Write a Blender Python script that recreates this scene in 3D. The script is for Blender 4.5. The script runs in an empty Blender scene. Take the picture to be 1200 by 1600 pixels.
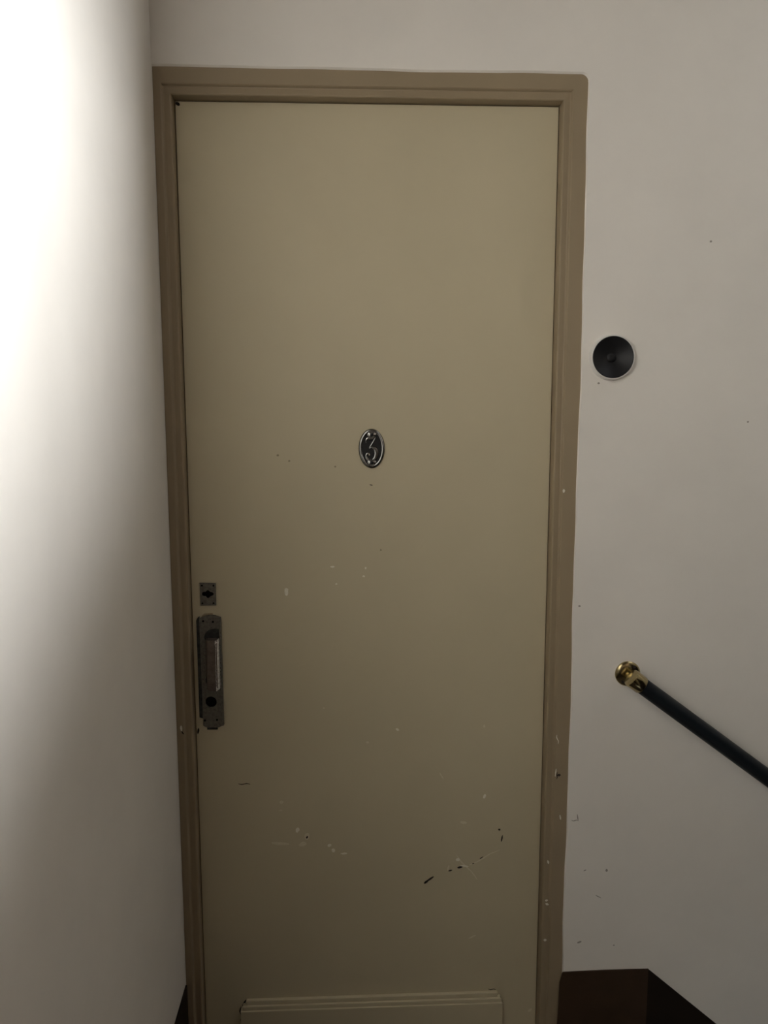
import bpy, bmesh, math, random
from mathutils import Vector, Matrix
from mathutils.geometry import tessellate_polygon

scene = bpy.context.scene
COL = scene.collection
R = math.radians

# ------------------------------------------------------------------ camera
# X runs right along the door wall, Y goes into the wall (wall face at Y = 0), Z is up, floor at Z = 0
cam_d = bpy.data.cameras.new('camera')
cam_d.sensor_fit = 'VERTICAL'
cam_d.sensor_height = 32.0
cam_d.lens = 32.0 * 1202.0 / 1600.0
cam_d.clip_start = 0.02
cam = bpy.data.objects.new('camera', cam_d)
COL.objects.link(cam)
cam.matrix_world = (Matrix.Translation((0.4094, -1.7237, 1.626))
                    @ Matrix.Rotation(-0.0427, 4, 'Z')
                    @ Matrix.Rotation(math.pi / 2 - 0.1268, 4, 'X')
                    @ Matrix.Rotation(-0.0016, 4, 'Z'))
scene.camera = cam

# ------------------------------------------------------------------ world, daylight, fill light, exposure
world = bpy.data.worlds.new('overcast_sky')
scene.world = world
world.use_nodes = True
bg = world.node_tree.nodes['Background']
bg.inputs[0].default_value = (0.86, 0.93, 1.0, 1)
bg.inputs[1].default_value = 1.0

# the stair window stands in the far right wall; overcast daylight enters through it
WIN_X, WIN_Y0, WIN_Y1, WIN_Z0, WIN_Z1 = 3.60, -2.85, -1.25, 1.45, 2.60
ld = bpy.data.lights.new('window_daylight', 'AREA')
ld.shape = 'RECTANGLE'
ld.size = WIN_Z1 - WIN_Z0
ld.size_y = WIN_Y1 - WIN_Y0
ld.energy = 815.0
ld.color = (0.955, 0.972, 1.0)
lo = bpy.data.objects.new('window_daylight', ld)
COL.objects.link(lo)
lo.location = (WIN_X + 0.16, (WIN_Y0 + WIN_Y1) / 2, (WIN_Z0 + WIN_Z1) / 2)
lo.rotation_euler = (0, R(90), 0)

# skylight added over the stairs as fill to lift the right wall
FILL_X0, FILL_X1, FILL_Y0, FILL_Y1 = 1.75, 3.05, -0.82, -0.14
sd = bpy.data.lights.new('added_skylight_fill', 'AREA')
sd.shape = 'RECTANGLE'
sd.size = FILL_X1 - FILL_X0
sd.size_y = FILL_Y1 - FILL_Y0
sd.energy = 7.0
sd.color = (0.955, 0.972, 1.0)
so = bpy.data.objects.new('added_skylight_fill', sd)
COL.objects.link(so)
so.location = ((FILL_X0 + FILL_X1) / 2, (FILL_Y0 + FILL_Y1) / 2, 3.15 + 0.12)

vs = scene.view_settings
vs.view_transform = 'Standard'
vs.look = 'None'
vs.gamma = 1.0
vs.exposure = 0.0
vs.use_curve_mapping = False

# ------------------------------------------------------------------ materials
def mat(name, col, rough=0.6, metal=0.0, noise=0.0, nscale=8.0, bump=0.0, bscale=120.0, col2=None, spec=0.5, stretch=None):
    m = bpy.data.materials.new(name)
    m.use_nodes = True
    nt = m.node_tree
    b = nt.nodes['Principled BSDF']
    b.inputs['Base Color'].default_value = (*col, 1)
    b.inputs['Roughness'].default_value = rough
    b.inputs['Metallic'].default_value = metal
    b.inputs['Specular IOR Level'].default_value = spec
    tc = nt.nodes.new('ShaderNodeTexCoord')
    src = tc.outputs['Object']
    if stretch:
        mp = nt.nodes.new('ShaderNodeMapping')
        mp.inputs['Scale'].default_value = stretch
        nt.links.new(src, mp.inputs['Vector'])
        src = mp.outputs['Vector']
    if noise or col2:
        n = nt.nodes.new('ShaderNodeTexNoise')
        n.inputs['Scale'].default_value = nscale
        n.inputs['Detail'].default_value = 5
        n.inputs['Roughness'].default_value = 0.6
        nt.links.new(src, n.inputs['Vector'])
        cr = nt.nodes.new('ShaderNodeValToRGB')
        c2 = col2 or tuple(c * (1 - noise) for c in col)
        cr.color_ramp.elements[0].position = 0.32
        cr.color_ramp.elements[1].position = 0.62
        cr.color_ramp.elements[0].color = (*c2, 1)
        cr.color_ramp.elements[1].color = (*col, 1)
        nt.links.new(n.outputs['Fac'], cr.inputs['Fac'])
        nt.links.new(cr.outputs['Color'], b.inputs['Base Color'])
    if bump:
        n2 = nt.nodes.new('ShaderNodeTexNoise')
        n2.inputs['Scale'].default_value = bscale
        n2.inputs['Detail'].default_value = 4
        nt.links.new(src, n2.inputs['Vector'])
        bp = nt.nodes.new('ShaderNodeBump')
        bp.inputs['Strength'].default_value = bump
        bp.inputs['Distance'].default_value = 0.002
        nt.links.new(n2.outputs['Fac'], bp.inputs['Height'])
        nt.links.new(bp.outputs['Normal'], b.inputs['Normal'])
    return m

M_WALL = mat('white_wall_paint', (0.795, 0.757, 0.69), 0.75, noise=0.045, nscale=5, bump=0.12, bscale=60, spec=0.2)
M_DOOR = mat('beige_door_paint', (0.54, 0.475, 0.325), 0.5, noise=0.05, nscale=3, bump=0.06, bscale=45, spec=0.25)
M_FRAME = mat('brown_beige_frame_paint', (0.31, 0.243, 0.155), 0.45, noise=0.08, nscale=6, bump=0.08, bscale=60, spec=0.3)
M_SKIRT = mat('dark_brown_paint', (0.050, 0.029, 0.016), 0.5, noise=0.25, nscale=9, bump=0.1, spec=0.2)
M_STRING = mat('blackish_brown_paint', (0.017, 0.011, 0.007), 0.5, noise=0.2, nscale=9, bump=0.1, spec=0.15)
M_FLOOR = mat('dark_brown_floor', (0.06, 0.042, 0.03), 0.55, noise=0.3, nscale=12)
M_CEIL = mat('dark_stained_ceiling', (0.09, 0.068, 0.05), 0.8, noise=0.03, bump=0.1)
M_PANEL = mat('dark_wood_panelling', (0.07, 0.05, 0.035), 0.5, noise=0.3, nscale=6, stretch=(6, 6, 1))  # unseen panelling, kept dark to limit bounced light
M_WINFR = mat('white_window_paint', (0.75, 0.74, 0.7), 0.5, noise=0.04)
M_CHIP = mat('bare_primer_chip', (0.78, 0.74, 0.62), 0.7, noise=0.12, nscale=300)
M_FAINT = mat('rubbed_paint_chip', (0.66, 0.60, 0.44), 0.7, noise=0.12, nscale=300)
M_DARK = mat('dark_gouge_or_shade', (0.02, 0.012, 0.008), 0.9, noise=0.3, nscale=300)
M_SPECK = mat('grimy_speck', (0.30, 0.26, 0.17), 0.8, noise=0.2, nscale=300)
M_SCUFF = mat('grey_wall_scuff', (0.36, 0.33, 0.28), 0.8, noise=0.2, nscale=300)
M_PLATE = mat('tarnished_grey_metal', (0.18, 0.165, 0.135), 0.55, metal=0.55, noise=0.4, nscale=160, bump=0.3, bscale=300)
M_BACKPL = mat('blackened_metal', (0.05, 0.05, 0.045), 0.5, metal=0.4, noise=0.6, nscale=90)
M_GRIP = mat('worn_brown_metal', (0.15, 0.115, 0.09), 0.55, metal=0.4, noise=0.35, nscale=90, bump=0.5, bscale=160)
M_WORN_GLINT = mat('worn_edge_glint', (0.97, 0.94, 0.88), 0.28, metal=0.1, col2=(0.40, 0.34, 0.28), nscale=170, bump=1.0, bscale=210)  # worn metal, near-white so the colour carries its glint
M_BLACK = mat('black_recess', (0.006, 0.005, 0.004), 0.9, noise=0.2, spec=0.05)
M_CHROME = mat('dark_nickel', (0.24, 0.24, 0.225), 0.2, metal=1.0, noise=0.2, nscale=60)
M_NUMBG = mat('black_enamel', (0.006, 0.006, 0.006), 0.4, noise=0.2, spec=0.3)
M_BPLAS = mat('black_plastic', (0.009, 0.009, 0.010), 0.46, noise=0.1, spec=0.3)
M_RIM = mat('pale_grey_rim', (0.78, 0.76, 0.72), 0.3, noise=0.06, spec=0.5)
M_BRASS = mat('brass', (0.46, 0.375, 0.20), 0.2, metal=1.0, noise=0.25, nscale=40)
M_RAIL = mat('blue_black_rail_vinyl', (0.006, 0.009, 0.012), 0.45, noise=0.2, nscale=30, spec=0.3)

# ------------------------------------------------------------------ helpers
def link(name, me, m, parent=None):
    o = bpy.data.objects.new(name, me)
    COL.objects.link(o)
    if m: me.materials.append(m)
    if parent: o.parent = parent
    return o

def obj(name, bm, m, parent=None, smooth=False):
    bmesh.ops.recalc_face_normals(bm, faces=bm.faces)
    me = bpy.data.meshes.new(name)
    bm.to_mesh(me); bm.free()
    if smooth:
        for p in me.polygons: p.use_smooth = True
        try: me.set_sharp_from_angle(angle=R(35))
        except Exception: pass
    return link(name, me, m, parent)

def empty(name, loc=(0, 0, 0)):
    o = bpy.data.objects.new(name, None)
    o.empty_display_size = 0.05
    COL.objects.link(o); o.location = loc
    return o

def tag(o, label, cat=None, kind=None, group=None):
    o['label'] = label
    if cat: o['category'] = cat
    if kind: o['kind'] = kind
    if group: o['group'] = group
    return o

def box(bm, x0, x1, y0, y1, z0, z1, bev=0.0):
    g = bmesh.ops.create_cube(bm, size=1.0)
    for v in g['verts']:
        v.co = Vector(((x0 + x1) / 2 + v.co.x * (x1 - x0), (y0 + y1) / 2 + v.co.y * (y1 - y0), (z0 + z1) / 2 + v.co.z * (z1 - z0)))
    if bev:
        es = list({e for v in g['verts'] for e in v.link_edges})
        bmesh.ops.bevel(bm, geom=es, offset=bev, segments=2, affect='EDGES', profile=0.6)

def boxobj(name, m, parent, *a, bev=0.0):
    bm = bmesh.new(); box(bm, *a, bev=bev)
    return obj(name, bm, m, parent)

def lathe(prof, centre, axis, seg=48, sx=1.0, sz=1.0):
    """revolve (radius, height) about axis; sx/sz squash the two radial directions (for ovals)"""
    bm = bmesh.new()
    ax = Vector(axis).normalized()
    up = Vector((0, 0, 1)) if abs(ax.z) < 0.9 else Vector((0, 1, 0))
    u = ax.cross(up).normalized(); w = u.cross(ax).normalized()
    rings = []
    for r, h in prof:
        c = Vector(centre) + ax * h
        if r < 1e-7:
            rings.append([bm.verts.new(c)])
        else:
            rings.append([bm.verts.new(c + u * (r * sx * math.cos(2 * math.pi * i / seg)) + w * (r * sz * math.sin(2 * math.pi * i / seg))) for i in range(seg)])
    for a, b in zip(rings, rings[1:]):
        for i in range(seg):
            j = (i + 1) % seg
            if len(a) == 1 and len(b) == 1: continue
            if len(a) == 1: bm.faces.new((a[0], b[j], b[i]))
            elif len(b) == 1: bm.faces.new((a[i], a[j], b[0]))
            else: bm.faces.new((a[i], a[j], b[j], b[i]))
    return bm

def sheet(outer, holes, y0, y1):
    """a plate in the XZ plane with holes, front at y0, reaching back to y1"""
    bm = bmesh.new()
    loops = [outer] + holes
    tri = tessellate_polygon([[Vector((x, z, 0)) for x, z in l] for l in loops])
    flat = [p for l in loops for p in l]
    front = [bm.verts.new((x, y0, z)) for x, z in flat]
    back = [bm.verts.new((x, y1, z)) for x, z in flat]
    for t in tri:
        bm.faces.new([front[i] for i in t])
    k = 0
    for l in loops:
        n = len(l)
        for i in range(n):
            j = (i + 1) % n
            bm.faces.new((front[k + i], front[k + j], back[k + j], back[k + i]))
        k += n
    return bm

def circle(cx, cz, r, n=20, rz=None):
    rz = rz or r
    return [(cx + r * math.cos(2 * math.pi * i / n), cz + rz * math.sin(2 * math.pi * i / n)) for i in range(n)]

rnd = random.Random(7)
def marks(name, items, m, parent, y, lift=0.0004):
    """small irregular flakes and scratches with their own outline, a hair proud of the surface"""
    bm = bmesh.new()
    for (x, z, l, w, a) in items:
        n = 11 if l < 3 * w else 16
        ca, sa = math.cos(R(a)), math.sin(R(a))
        pts = []
        for i in range(n):
            t = 2 * math.pi * i / n
            k = rnd.uniform(0.72, 1.12)
            p, q = 0.5 * l * math.cos(t) * rnd.uniform(0.9, 1.05), 0.5 * w * math.sin(t) * k
            if l > 8 * w: q += 0.5 * w * math.sin(p / l * 9)
            pts.append((x + p * ca - q * sa, z + p * sa + q * ca))
        f = [bm.verts.new((px, y - lift, pz)) for px, pz in pts]
        b = [bm.verts.new((x + (px - x) * 1.05, y + 0.0004, z + (pz - z) * 1.05)) for px, pz in pts]
        bm.faces.new(f)
        for i in range(n):
            j = (i + 1) % n
            bm.faces.new((f[i], f[j], b[j], b[i]))
    o = obj(name, bm, m, parent)
    o['kind'] = 'stuff'
    return o

# ------------------------------------------------------------------ the room
CEIL = 3.15
BACK_Y = -3.1
FR_W, FR_T = 0.920, 2.3427       # right and top edge of the door frame where the plaster meets it

# door wall: plaster with an opening; the plaster stands a few millimetres proud of the frame with a soft lip
def wav(t, s): return 0.0011 * math.sin(t * 7.1 + s) + 0.0007 * math.sin(t * 17.3 + 2 * s) + 0.0004 * math.sin(t * 41 + s)
bm = bmesh.new()
inner, lip, outer = [], [], []
XM = 3.60
N = 46
for i in range(N):                                   # along the top, left to right
    x = 0.0 + (FR_W - 0.014) * i / (N - 1)
    dz = wav(x, 0.4) * 0.8
    inner.append((x, 0.007, FR_T + dz)); lip.append((x, 0.0, FR_T + 0.0055 + dz)); outer.append((x, 0.0, CEIL))
for i in range(1, 8):                                # rounded corner
    a = math.pi / 2 * (1 - i / 8)
    cx, cz = FR_W - 0.014, FR_T - 0.014
    inner.append((cx + 0.014 * math.cos(a), 0.007, cz + 0.014 * math.sin(a)))
    lip.append((cx + 0.0195 * math.cos(a), 0.0, cz + 0.0195 * math.sin(a)))
    outer.append((FR_W + (XM - FR_W) * (i / 4) if i <= 4 else XM, 0.0, CEIL if i <= 4 else CEIL - 0.5 * (i - 4) / 4))
for i in range(80):                                  # down the right side
    z = (FR_T - 0.014) * (1 - i / 79)
    dx = wav(z, 1.7)
    inner.append((FR_W + dx, 0.010, z)); lip.append((FR_W + 0.0050 + dx * 1.1, 0.0, z)); outer.append((XM, 0.0, z if i else CEIL - 0.6))
inner.append((FR_W, 0.007, -1.7)); lip.append((FR_W + 0.0045, 0.0, -1.7)); outer.append((XM, 0.0, -1.7))
vi = [bm.verts.new(p) for p in inner]; vl = [bm.verts.new(p) for p in lip]; vo = [bm.verts.new(p) for p in outer]
for i in range(len(vi) - 1):
    bm.faces.new((vi[i], vi[i + 1], vl[i + 1], vl[i]))
    bm.faces.new((vl[i], vl[i + 1], vo[i + 1], vo[i]))
wall_back = tag(obj('wall_back', bm, M_WALL), 'white painted plaster wall around the beige door', kind='structure')

bm = bmesh.new(); box(bm, -0.12, 0.0, BACK_Y, 0.16, -0.1, CEIL)
wall_left = tag(obj('wall_left', bm, M_WALL), 'white plaster wall at left, brightly lit by daylight', kind='structure')
bm = bmesh.new(); box(bm, -0.12, WIN_X, BACK_Y - 0.12, BACK_Y, -0.1, CEIL)
tag(obj('wall_front', bm, M_PANEL), 'dark wood panelled wall behind the viewer', kind='structure')
bm = bmesh.new()
box(bm, -0.12, FILL_X0, BACK_Y - 0.12, 0.16, CEIL, CEIL + 0.2)
box(bm, FILL_X1, WIN_X + 0.2, BACK_Y - 0.12, 0.16, CEIL, CEIL + 0.2)
box(bm, FILL_X0, FILL_X1, BACK_Y - 0.12, FILL_Y0, CEIL, CEIL + 0.2)
box(bm, FILL_X0, FILL_X1, FILL_Y1, 0.16, CEIL, CEIL + 0.2)
tag(obj('ceiling', bm, M_CEIL), 'dark stained ceiling above the landing', kind='structure')
# far right wall with the window opening
bm = bmesh.new()
WX1 = WIN_X + 0.2
box(bm, WIN_X, WX1, BACK_Y - 0.12, WIN_Y0, -1.7, CEIL)
box(bm, WIN_X, WX1, WIN_Y1, 0.16, -1.7, CEIL)
box(bm, WIN_X, WX1, WIN_Y0, WIN_Y1, -1.7, WIN_Z0)
box(bm, WIN_X, WX1, WIN_Y0, WIN_Y1, WIN_Z1, CEIL)
tag(obj('wall_right', bm, M_WALL), 'white plaster wall with the stair window', kind='structure')
# landing floor
bm = bmesh.new()
box(bm, -0.12, 1.13, BACK_Y, 0.16, -0.15, 0.0)
box(bm, 1.13, WIN_X, BACK_Y, -1.24, -0.15, 0.0)
tag(obj('floor', bm, M_FLOOR), 'dark brown landing floor before the door', kind='structure')
# unseen walls added between landing and window, shaped to shade corner and left wall
SP_X, SP_Y, PAR_Z, LIN_Z = 1.60, -1.135, 1.65, 2.33
bm = bmesh.new(); box(bm, SP_X, WIN_X, SP_Y - 0.10, SP_Y, -1.7, CEIL)
tag(obj('wall_added_spine', bm, M_WALL), 'unseen white wall beside the stairs, added to shade the corner', kind='structure')
bm = bmesh.new()
ring = [(BACK_Y, 0.0), (SP_Y - 0.10, 0.0), (SP_Y - 0.10, PAR_Z + 0.24), (SP_Y - 0.55, PAR_Z), (BACK_Y, PAR_Z)]  # unseen parapet added as an occluder, top sloped to shape its shadow edge
pa = [bm.verts.new((SP_X, y, z)) for y, z in ring]; pb = [bm.verts.new((SP_X + 0.10, y, z)) for y, z in ring]
bm.faces.new(pa); bm.faces.new(pb[::-1])
for i in range(5): bm.faces.new((pa[i], pa[(i + 1) % 5], pb[(i + 1) % 5], pb[i]))
tag(obj('wall_added_parapet', bm, M_PANEL), 'added dark panelled half height wall right of the landing, shading the left wall', kind='structure')
bm = bmesh.new(); box(bm, SP_X, SP_X + 0.10, BACK_Y, SP_Y - 0.10, LIN_Z, CEIL)  # unseen lintel added to keep window light off the upper left wall
tag(obj('wall_added_lintel', bm, M_PANEL), 'added dark panelled band above the half height wall, blocking high window light', kind='structure')
bm = bmesh.new(); box(bm, SP_X, WIN_X, SP_Y, SP_Y + 0.006, -1.7, 1.55)  # unseen dado added dark to reduce light bounced onto the door foot
tag(obj('trim_added_dado', bm, M_STRING), 'blackish dado added beside the stairs to cut bounced light', kind='structure')
# descending stairs along the door wall
st = empty('floor_stairs', (1.13, -0.45, 0))
tag(st, 'dark brown steps going down to the right', kind='structure')
for i in range(7):
    x0 = 1.13 + 0.225 * i
    o = boxobj('step', M_FLOOR, st, x0 - 1.13, x0 - 1.13 + 0.25, SP_Y + 0.457, 0.449, -0.195 * (i + 1) - 0.15, -0.195 * (i + 1), bev=0.004)
bm = bmesh.new(); box(bm, 1.13, WIN_X, SP_Y, 0.0, -1.8, -1.7)
tag(obj('floor_lower', bm, M_FLOOR), 'dark floor at the foot of the stairs', kind='structure')

# window frame in the far right wall
wf = empty('window_1', (WIN_X + 0.1, (WIN_Y0 + WIN_Y1) / 2, WIN_Z0))
tag(wf, 'white stair window', kind='structure')
hw, hh = (WIN_Y1 - WIN_Y0) / 2, WIN_Z1 - WIN_Z0
for a in ((-hw, -hw + 0.05, 0, hh), (hw - 0.05, hw, 0, hh), (-0.03, 0.03, 0, hh), (-hw, hw, 0, 0.05), (-hw, hw, hh - 0.05, hh)):
    boxobj('window_frame', M_WINFR, wf, -0.02, 0.02, *a, bev=0.003)

sf = empty('window_added', ((FILL_X0 + FILL_X1) / 2, (FILL_Y0 + FILL_Y1) / 2, CEIL + 0.06))
tag(sf, 'white framed skylight added above the stairs as fill light', kind='structure')
kx, ky = (FILL_X1 - FILL_X0) / 2, (FILL_Y1 - FILL_Y0) / 2
for a in ((-kx, kx, -ky, -ky + 0.04), (-kx, kx, ky - 0.04, ky), (-kx, -kx + 0.04, -ky, ky), (kx - 0.04, kx, -ky, ky)):
    boxobj('window_frame', M_WINFR, sf, *a, -0.02, 0.02, bev=0.003)

# dark painted skirting, thin and nearly flush with the plaster
SK = 0.2575
bm = sheet([(FR_W - 0.010, 0.0), (1.1377, 0.0), (1.1377, SK), (1.03, SK + 0.001), (FR_W + 0.003, SK - 0.001), (FR_W - 0.004, SK - 0.03)], [], -0.0035, 0.0)  # left edge laps the frame, dark sliver standing in for a shadow gap
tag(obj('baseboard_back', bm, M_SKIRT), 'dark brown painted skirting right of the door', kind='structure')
sl = -0.87
bm = sheet([(1.1377, SK), (1.1377, -0.35), (2.9, SK + sl * (2.9 - 1.1377) - 0.5), (2.9, SK + sl * (2.9 - 1.1377))], [], -0.003, 0.0)
tag(obj('baseboard_stairs', bm, M_STRING), 'blackish painted stair string sloping down to the right', kind='structure')
bm = bmesh.new(); box(bm, 0.0002, 0.004, BACK_Y, -0.001, 0.0, SK - 0.003)
tag(obj('baseboard_left', bm, M_STRING), 'blackish painted skirting on the left wall', kind='structure')

# ------------------------------------------------------------------ door frame (three mitred pieces)
prof = [(-0.012, 0.060), (-0.012, 0.0042), (0.0285, 0.0042), (0.0305, 0.0062), (0.0325, 0.0105), (0.0345, 0.0112), (0.0455, 0.0098),
        (0.0472, 0.0102), (0.0486, 0.0116), (0.0492, 0.0140), (0.0492, 0.0790), (0.0650, 0.0790), (0.0650, 0.1000)]
def fx_l(u): return max(0.0006, -0.0130 + u)
def fx_r(u): return FR_W - u
def fz(u): return FR_T + 0.0 - u
tr = empty('trim_1', (0.46, 0.03, 0)); tag(tr, 'brown beige painted wooden door frame with stepped moulding', kind='structure')
T0 = Vector((0.46, 0.03, 0))
def strip(pa, pb, name):
    bm = bmesh.new()
    K = 24
    rows = []
    for a, b in zip(pa, pb):
        rows.append([bm.verts.new(Vector(a).lerp(Vector(b), k / K) - T0) for k in range(K + 1)])
    for r0, r1 in zip(rows, rows[1:]):
        if (r0[0].co - r1[0].co).length < 1e-6: continue
        for k in range(K): bm.faces.new((r0[k], r0[k + 1], r1[k + 1], r1[k]))
    return obj(name, bm, M_FRAME, tr)
strip([(fx_l(u), y, 0.0) for u, y in prof], [(fx_l(u), y, fz(u)) for u, y in prof], 'jamb')
jr = strip([(fx_r(u), y, 0.0) for u, y in prof], [(fx_r(u), y, fz(u)) for u, y in prof], 'jamb')
strip([(fx_l(u), y, fz(u)) for u, y in prof], [(fx_r(u), y, fz(u)) for u, y in prof], 'head')
# ------------------------------------------------------------------ the door
DY = 0.040                                  # front face of the leaf
door = empty('door_1', (0.453, DY, 0.0)); tag(door, 'beige painted flush door numbered 3, chipped and scratched', kind='structure')
D0 = Vector((0.453, DY, 0.0))
def dpart(o, parent=None):
    """parts are modelled in room coordinates; shift the mesh so it sits under the door's own origin"""
    o.data.transform(Matrix.Translation(-D0))
    o.parent = parent or door
    return o
DX0, DX1, DZ1 = 0.0378, 0.8692, 2.2915
leaf = dpart(boxobj('door_leaf', M_DOOR, None, DX0, DX1, DY, DY + 0.039, 0.006, DZ1, bev=0.0012))

# board across the foot of the door with a stepped top moulding
kb = dpart(boxobj('kick_board', M_DOOR, None, 0.1265, 0.7805, 0.022, DY, 0.012, 0.158, bev=0.0015))
dpart(boxobj('moulding_strip', M_DOOR, None, 0.1310, 0.7765, 0.0255, DY, 0.1575, 0.1685, bev=0.0022), kb)
dpart(boxobj('moulding_strip', M_DOOR, None, 0.1400, 0.7690, 0.0305, DY, 0.1680, 0.1800, bev=0.0022), kb)

# keyhole plate
kp = [(0.0575, 1.1845), (0.0940, 1.1850), (0.0944, 1.2375), (0.0570, 1.2390)]
kh_c = (0.0755, 1.2125)
kh = []
for dx, dz in ((-0.0135, -0.003), (-0.010, -0.005), (-0.005, -0.005), (-0.003, -0.0085), (0, -0.0105), (0.003, -0.0085), (0.006, -0.0055), (0.0105, -0.004), (0.0142, 0.000),
               (0.0105, 0.004), (0.006, 0.005), (0.003, 0.0075), (0, 0.0095), (-0.003, 0.0075), (-0.005, 0.005), (-0.010, 0.005), (-0.0135, 0.003)):
    kh.append((kh_c[0] + dx, kh_c[1] + dz))
key = dpart(obj('keyhole_plate', sheet(kp, [kh], DY - 0.0025, DY), M_PLATE)); key['label'] = 'small square tarnished keyhole plate'
dpart(obj('keyhole', sheet(circle(kh_c[0], kh_c[1], 0.016, 16, 0.012), [], DY - 0.0006, DY), M_BLACK), key)
def screw(x, z, y, r, parent, m=M_BLACK):
    bm = lathe([(r, 0.0), (r, 0.0006), (r * 0.75, 0.0011), (0, 0.0011)], (x, y, z), (0, -1, 0), 12)
    return dpart(obj('screw', bm, m, None, True), parent)
for x, z in ((0.0625, 1.2325), (0.0890, 1.2320), (0.0625, 1.1905), (0.0880, 1.1905)):
    screw(x, z, DY - 0.0025, 0.0021, key)

# long pull-handle plate
HP = DY - 0.006
def arch(x0, x1, z0, z1, rise, n=12):
    top = [(x1 + (x0 - x1) * i / n, z1 + rise * (math.sin(math.pi * (0.12 + 0.80 * i / n)) - 0.37)) for i in range(n + 1)]
    return top
outline = [(0.0560, 0.8950), (0.0640, 0.8905), (0.0930, 0.8905), (0.1015, 0.8950)] + arch(0.0540, 0.1040, 0.895, 1.1565, 0.010)
hole_r = circle(0.0757, 0.9530, 0.0135, 22)
hole_d = [(0.0990, 1.1075), (0.0990, 1.1290), (0.0900, 1.1310), (0.0800, 1.1295), (0.0715, 1.1245), (0.0660, 1.1180), (0.0635, 1.1105), (0.0645, 1.1030), (0.0690, 1.1015), (0.0720, 1.1075)]
hole_m = [(0.0735, 0.9920), (0.0735, 1.0200), (0.0690, 1.0190), (0.0655, 1.0145), (0.0640, 1.0070), (0.0650, 0.9985), (0.0685, 0.9930)]
hp = dpart(obj('handle_plate', sheet(outline, [hole_r, hole_d, hole_m], HP, DY), M_PLATE)); hp['label'] = 'long tarnished metal pull handle plate with worn grip'
dpart(boxobj('recess_shade', M_BLACK, None, 0.0590, 0.1005, DY - 0.0012, DY, 0.935, 0.980), hp)  # dark slabs behind the plate openings, painted for the shade inside
dpart(boxobj('recess_shade', M_BACKPL, None, 0.0590, 0.1005, DY - 0.0012, DY, 0.981, 1.135), hp)
dpart(obj('back_plate', sheet([(0.0470, 0.9150), (0.0545, 0.9120), (0.0545, 1.1600), (0.0500, 1.1560), (0.0470, 1.1500)], [], DY - 0.0035, DY), M_BACKPL), hp)
dpart(boxobj('bottom_tab', M_BACKPL, None, 0.0640, 0.0890, DY - 0.0030, DY, 0.8835, 0.8910, bev=0.001), hp)
dpart(obj('top_tab', sheet([(0.0600, 1.1550), (0.0860, 1.1570), (0.0850, 1.1665), (0.0660, 1.1660), (0.0590, 1.1600)], [], DY - 0.0015, DY), M_FRAME), hp)
dpart(boxobj('edge_rib', M_PLATE, None, 0.1015, 0.1045, HP - 0.006, DY, 0.8960, 1.1520, bev=0.0008), hp)
# the grip: a block rounded in plan, its worn right flank coloured pale for a glint
gx0, gx1, gy, gz0, gz1 = 0.0705, 0.0968, 0.010, 0.9880, 1.1085
bm = bmesh.new()
plan = [(gx0 - 0.001, HP), (gx0 + 0.0005, gy + 0.005), (gx0 + 0.004, gy + 0.001), (gx0 + 0.009, gy), (gx1 - 0.004, gy), (gx1 - 0.0012, gy + 0.001), (gx1, gy + 0.003), (gx1 + 0.0015, HP)]
ZN = 10
rows = []
for k in range(ZN + 1):
    z = gz0 + (gz1 - gz0) * k / ZN
    e = 0.0025 if k in (0, ZN) else 0.0
    rows.append([bm.verts.new((x, min(y + e, HP), z + 0.0004 * math.sin(17 * k + i))) for i, (x, y) in enumerate(plan)])
for a, b in zip(rows, rows[1:]):
    for i in range(len(plan) - 2): bm.faces.new((a[i], a[i + 1], b[i + 1], b[i]))
bm.faces.new(rows[0]); bm.faces.new(rows[-1])
grip = dpart(obj('grip', bm, M_GRIP), hp)
bm = bmesh.new()
rows = []
ZN = 46
fl = [(gx1 - 0.0030, gy - 0.0002), (gx1 - 0.0004, gy + 0.0040), (gx1 + 0.0010, gy + 0.010), (gx1 + 0.0022, gy + 0.017), (gx1 + 0.0030, HP)]
for k in range(ZN + 1):
    z = gz0 + (gz1 - gz0) * k / ZN
    rows.append([bm.verts.new((x + rnd.uniform(-0.0007, 0.0007), y + (rnd.uniform(-0.0010, 0.0010) if 0 < i < 4 else 0), z)) for i, (x, y) in enumerate(fl)])
for a, b in zip(rows, rows[1:]):
    for i in range(4): bm.faces.new((a[i], a[i + 1], b[i + 1], b[i]))
wf_ = dpart(obj('worn_flank_glint', bm, M_WORN_GLINT), hp); wf_['label'] = 'rubbed side of the grip, glint put in as pale colour'
for x, z in ((0.0635, 1.1490), (0.0860, 1.1470), (0.0600, 0.9080), (0.0885, 0.9090)):
    screw(x, z, HP, 0.0024, hp)

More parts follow.
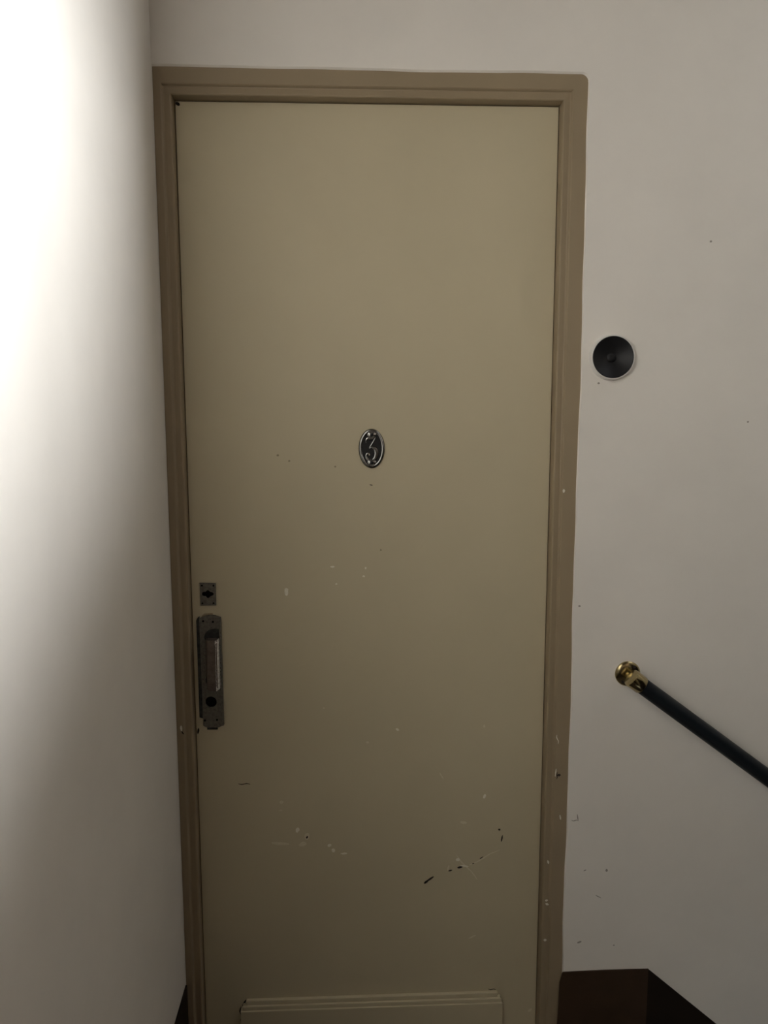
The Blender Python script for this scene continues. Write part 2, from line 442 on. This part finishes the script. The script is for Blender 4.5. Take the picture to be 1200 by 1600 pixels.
# chips, scratches and gouges in the door paint, plus shade slivers by the kick board
CHIP_LIGHT = [(0.2569, 1.2148, 0.019, 0.0102, -90), (0.3643, 1.2731, 0.0102, 0.0044, 0), (0.4416, 1.2695, 0.0058, 0.0044, -90), (0.4371, 1.2498, 0.0058, 0.0044, 0), (0.3729, 1.2321, 0.0044, 0.0044, 0), (0.5161, 0.8741, 0.0088, 0.0058, -30), (0.7292, 0.6993, 0.0117, 0.0073, -110), (0.2731, 0.6234, 0.0131, 0.0088, -110), (0.3501, 0.5818, 0.0102, 0.0073, 20), (0.3594, 0.5683, 0.0102, 0.0088, -50), (0.3858, 0.5593, 0.0161, 0.0044, 0), (0.6656, 0.5357, 0.0102, 0.0088, 0), (0.6817, 0.5184, 0.0219, 0.0044, -10)]
CHIP_FAINT = [(0.3406, 0.9311, 0.0058, 0.0029, 0), (0.444, 0.8432, 0.0073, 0.0058, 0), (0.726, 0.8787, 0.0073, 0.0058, -90), (0.6785, 0.6325, 0.0161, 0.0073, -10), (0.2308, 0.5896, 0.0467, 0.0073, -5), (0.285, 0.5867, 0.019, 0.0117, 20), (0.2961, 0.6063, 0.0175, 0.0131, -110), (0.2356, 0.6965, 0.0102, 0.0088, 0), (0.6237, 0.754, 0.0204, 0.0029, -60), (0.7305, 0.5391, 0.0934, 0.0029, 28), (0.6881, 0.5149, 0.0905, 0.0029, -50), (0.6422, 0.5143, 0.0146, 0.0044, -100), (0.7038, 0.3279, 0.0204, 0.0044, 25), (0.8542, 0.1207, 0.0117, 0.0073, 40), (0.2337, 0.6752, 0.0088, 0.0029, 0)]
SCRATCH_GAP_SHADE = [(0.1477, 0.7446, 0.0307, 0.0022, 0), (0.595, 0.4851, 0.0292, 0.0051, 35), (0.5871, 0.4785, 0.0117, 0.0058, 35), (0.6707, 0.5153, 0.0131, 0.0058, 10), (0.647, 0.5075, 0.0102, 0.0036, 15), (0.7242, 0.5393, 0.0102, 0.0022, 35), (0.7038, 0.5246, 0.0058, 0.0022, 20), (0.774, 0.5885, 0.0175, 0.0036, -100), (0.7671, 0.6121, 0.0058, 0.0058, 0), (0.296, 0.6046, 0.0073, 0.0044, 60), (0.4551, 1.4638, 0.0073, 0.0022, -10), (0.1338, 0.1683, 0.0204, 0.0044, 60), (0.1242, 0.1388, 0.0409, 0.0034, -90), (0.7740, 0.1640, 0.0146, 0.0051, -50), (0.7560, 0.1825, 0.0204, 0.0022, -2), (0.0435, 2.2860, 0.0102, 0.0073, -30), (0.0426, 0.88, 0.0146, 0.0051, -100)]  # includes dark slivers painted for worn, shadowed gaps at the kick board ends
SPECK_FAINT = [(0.2427, 1.533, 0.0058, 0.0051, 0), (0.2686, 1.5198, 0.0051, 0.0044, 0), (0.4773, 1.3116, 0.0044, 0.0044, 0), (0.3732, 1.5066, 0.0044, 0.0044, 0)]
dpart(marks('rubbed_patches', CHIP_FAINT, M_FAINT, None, DY, 0.0003), leaf)
dpart(marks('paint_chips', CHIP_LIGHT, M_CHIP, None, DY, 0.0005), leaf)
dpart(marks('scratch_or_gap_shade', SCRATCH_GAP_SHADE, M_DARK, None, DY, 0.0007), leaf)
dpart(marks('specks', SPECK_FAINT, M_SPECK, None, DY, 0.0003), leaf)
# chips, marks and scuffs on the frame and the plaster
FRAME_LIGHT = [(0.8938, 1.4511, 0.0088, 0.0058, -90), (0.8955, 0.8576, 0.0234, 0.0022, -75), (0.8934, 0.7742, 0.0204, 0.0029, -95), (0.9077, 0.6601, 0.0131, 0.0036, -80), (0.0110, 0.9022, 0.0131, 0.0058, -90)]
FRAME_LIGHT_IN = [(0.8827, 0.5417, 0.0102, 0.0044, -80), (0.8808, 0.4411, 0.0073, 0.0058, 0), (0.8827, 0.431, 0.0088, 0.0058, -20), (0.8800, 0.3357, 0.0073, 0.0073, 0)]
FRAME_DARK = [(0.9014, 0.7676, 0.0088, 0.0058, 0), (0.8968, 0.7661, 0.019, 0.0022, -92), (0.0140, 0.8912, 0.0088, 0.0030, -60)]
WALL_SCUFF = [(0.9427, 0.6533, 0.019, 0.0023, 0), (0.9487, 0.6614, 0.0161, 0.0029, -80), (1.0243, 0.5223, 0.0073, 0.0058, -90), (0.9706, 0.5237, 0.0073, 0.0029, 30), (1.0063, 0.454, 0.0161, 0.0023, -30), (0.9629, 0.3346, 0.0117, 0.0044, 20), (1.0496, 0.3234, 0.0044, 0.0029, 0), (1.2046, 2.0016, 0.0058, 0.0044, 0), (1.3114, 1.6068, 0.0044, 0.0044, 0), (0.9648, 1.6933, 0.0058, 0.0044, 0), (0.9372, 1.1826, 0.0058, 0.0044, 0)]
def tpart(o):
    o.data.transform(Matrix.Translation(-T0)); o.parent = tr
tpart(marks('paint_chips', FRAME_LIGHT, M_CHIP, None, 0.0042))
tpart(marks('paint_chips', FRAME_LIGHT_IN, M_CHIP, None, 0.0098))
tpart(marks('scratch_or_gap_shade', FRAME_DARK, M_DARK, None, 0.0042, 0.0006))
sc = marks('scuffs', WALL_SCUFF, M_SCUFF, wall_back, 0.0)

# ------------------------------------------------------------------ oval number plaque on the door
NC = Vector((0.4568, DY, 1.5475))
num = empty('number_plaque', NC); tag(num, 'small oval dark metal plaque with raised numeral 3 on the door', 'number plaque')
A, B = 0.0302, 0.0452                       # half width, half height
def oval(prof, seg=72):
    """prof: (inset from the outer edge, height off the door); closed to the middle if the last inset is None"""
    bm = bmesh.new(); rings = []
    for ins, h in prof:
        if ins is None:
            rings.append([bm.verts.new((0, -h, 0))]); continue
        rings.append([bm.verts.new(((A - ins) * math.cos(2 * math.pi * i / seg), -h, (B - ins) * math.sin(2 * math.pi * i / seg))) for i in range(seg)])
    for a, b in zip(rings, rings[1:]):
        for i in range(seg):
            j = (i + 1) % seg
            if len(b) == 1: bm.faces.new((a[i], a[j], b[0]))
            else: bm.faces.new((a[i], a[j], b[j], b[i]))
    return bm
obj('backing', oval([(0.002, 0.0), (0.002, 0.0022), (None, 0.0022)]), M_NUMBG, num)
obj('rim', oval([(0.0, 0.0), (0.0001, 0.0020), (0.0012, 0.0040), (0.0030, 0.0052), (0.0060, 0.0052), (0.0074, 0.0046), (0.0084, 0.0022)]), M_CHROME, num, True)
def stroke(bm, pts, y_top, y_base):
    """raised stroke with a domed section; pts are (x, z, width)"""
    sm = []
    n = len(pts)
    for i in range(n - 1):
        p0, p1, p2, p3 = pts[max(i - 1, 0)], pts[i], pts[i + 1], pts[min(i + 2, n - 1)]
        for k in range(6):
            t = k / 6
            sm.append(tuple(0.5 * ((2 * p1[c]) + (-p0[c] + p2[c]) * t + (2 * p0[c] - 5 * p1[c] + 4 * p2[c] - p3[c]) * t * t + (-p0[c] + 3 * p1[c] - 3 * p2[c] + p3[c]) * t ** 3) for c in range(3)))
    sm.append(pts[-1])
    rows = []
    for i, (x, z, w) in enumerate(sm):
        a = sm[max(i - 1, 0)]; b = sm[min(i + 1, len(sm) - 1)]
        d = Vector((b[0] - a[0], b[1] - a[1])); d.normalize()
        nx, nz = -d.y, d.x
        rows.append([bm.verts.new((x + nx * w * s, y, z + nz * w * s)) for s, y in ((-0.5, y_base), (-0.38, y_top + 0.0006), (0, y_top), (0.38, y_top + 0.0006), (0.5, y_base))])
    for a, b in zip(rows, rows[1:]):
        for i in range(4): bm.faces.new((a[i], a[i + 1], b[i + 1], b[i]))
    bm.faces.new(rows[0]); bm.faces.new(rows[-1])
bm = bmesh.new()
def zc(x, y, w): return ((x - 612) * 1e-4, -(y - 772) * 1e-4, w * 1e-4)     # plaque drawing units of 0.1 mm
stroke(bm, [zc(485, 640, 20), zc(490, 575, 45), zc(530, 540, 70), zc(600, 545, 80), zc(690, 520, 40), zc(665, 590, 45), zc(610, 680, 48), zc(565, 760, 40),
            zc(615, 745, 50), zc(690, 780, 95), zc(722, 870, 110), zc(695, 980, 95), zc(620, 1045, 60), zc(545, 1040, 55), zc(495, 985, 55), zc(490, 915, 50), zc(530, 885, 50), zc(560, 925, 40)], -0.0052, -0.0022)
obj('numeral', bm, M_CHROME, num, True)
for s in (1, -1):
    bm = lathe([(0.0105, 0.0022), (0.0105, 0.0044), (0.0092, 0.0052), (0, 0.0052)], (0, 0, s * 0.0318), (0, -1, 0), 24, 1.0, 0.75)
    t = obj('screw_tab', bm, M_CHROME, num, True)
    bm = lathe([(0.0042, 0.0052), (0.0042, 0.0057), (0.0030, 0.0062), (0, 0.0062)], (0, 0, s * 0.0318), (0, -1, 0), 16)
    obj('screw', bm, M_NUMBG, t, True)

# ------------------------------------------------------------------ round black fitting on the wall
BC = Vector((0.9915, 0.0, 1.7500))
bell = empty('wall_fitting', BC); tag(bell, 'round black dished wall fitting with pale rim right of the door frame', 'wall fitting')
obj('rim', lathe([(0.0505, 0.0), (0.0505, 0.0020), (0.0494, 0.0105), (0.0486, 0.0130), (0.0477, 0.0138), (0.0464, 0.0136), (0.0458, 0.0128)], (0, 0, 0), (0, -1, 0), 64), M_RIM, bell, True)
obj('dish', lathe([(0.0461, 0.0128), (0.0458, 0.0144), (0.0446, 0.0147), (0.0430, 0.0140), (0.0400, 0.0126), (0.0340, 0.0099), (0.0270, 0.0070), (0.0200, 0.0043), (0.0140, 0.0024), (0.0100, 0.0016)], (0, 0, 0), (0, -1, 0), 64), M_BPLAS, bell, True)
obj('centre_cap', lathe([(0.0112, 0.0014), (0.0104, 0.0028), (0.0080, 0.0040), (0.0045, 0.0047), (0.0, 0.0049)], (0, 0, 0), (0, -1, 0), 32), M_BPLAS, bell, True)

# ------------------------------------------------------------------ handrail
H0 = Vector((1.0565, 0.0, 1.0185))
rail = empty('handrail', H0); tag(rail, 'blue black handrail with brass end bracket sloping down the wall', 'handrail')
ang = R(36.6)
d = Vector((math.cos(ang), 0, -math.sin(ang)))
OFF = 0.046
S0 = Vector((-0.004, -OFF, 0.003))
obj('rail', lathe([(0.0, 0.018), (0.0192, 0.018), (0.0192, 2.25), (0.0, 2.25)], S0, d, 40), M_RAIL, rail, True)
def bracket(p):
    r = obj('rosette', lathe([(0.0300, 0.0), (0.0302, 0.0016), (0.0292, 0.0036), (0.0262, 0.0056), (0.0200, 0.0074), (0.0130, 0.0085), (0.0, 0.0090)], p, (0, -1, 0), 48), M_BRASS, rail, True)
    perp = Vector((math.sin(ang), 0, math.cos(ang)))
    for s in (1, -1):
        q = Vector(p) + perp * (0.0215 * s) + Vector((0, -0.0068, 0))
        obj('screw', lathe([(0.0036, 0.0), (0.0036, 0.0022), (0.0026, 0.0032), (0, 0.0032)], q, (0, -1, 0), 16), M_DARK, r, True)
    return r
bracket((0, 0, 0))
obj('bracket_stem', lathe([(0.0130, 0.006), (0.0110, 0.014), (0.0105, OFF - 0.008)], (0.004, 0, -0.003), (0, -1, 0), 24), M_BRASS, rail, True)
obj('end_socket', lathe([(0.0, 0.0), (0.0195, 0.0), (0.0208, 0.0008), (0.0212, 0.0022), (0.0212, 0.0305), (0.0206, 0.0315), (0.0188, 0.0315)], S0 - d * 0.006, d, 48), M_BRASS, rail, True)
p2 = d * 2.1
bracket((p2.x, 0, p2.z))
obj('bracket_stem', lathe([(0.0130, 0.006), (0.0110, 0.014), (0.0105, OFF - 0.008)], (p2.x, 0, p2.z), (0, -1, 0), 24), M_BRASS, rail, True)
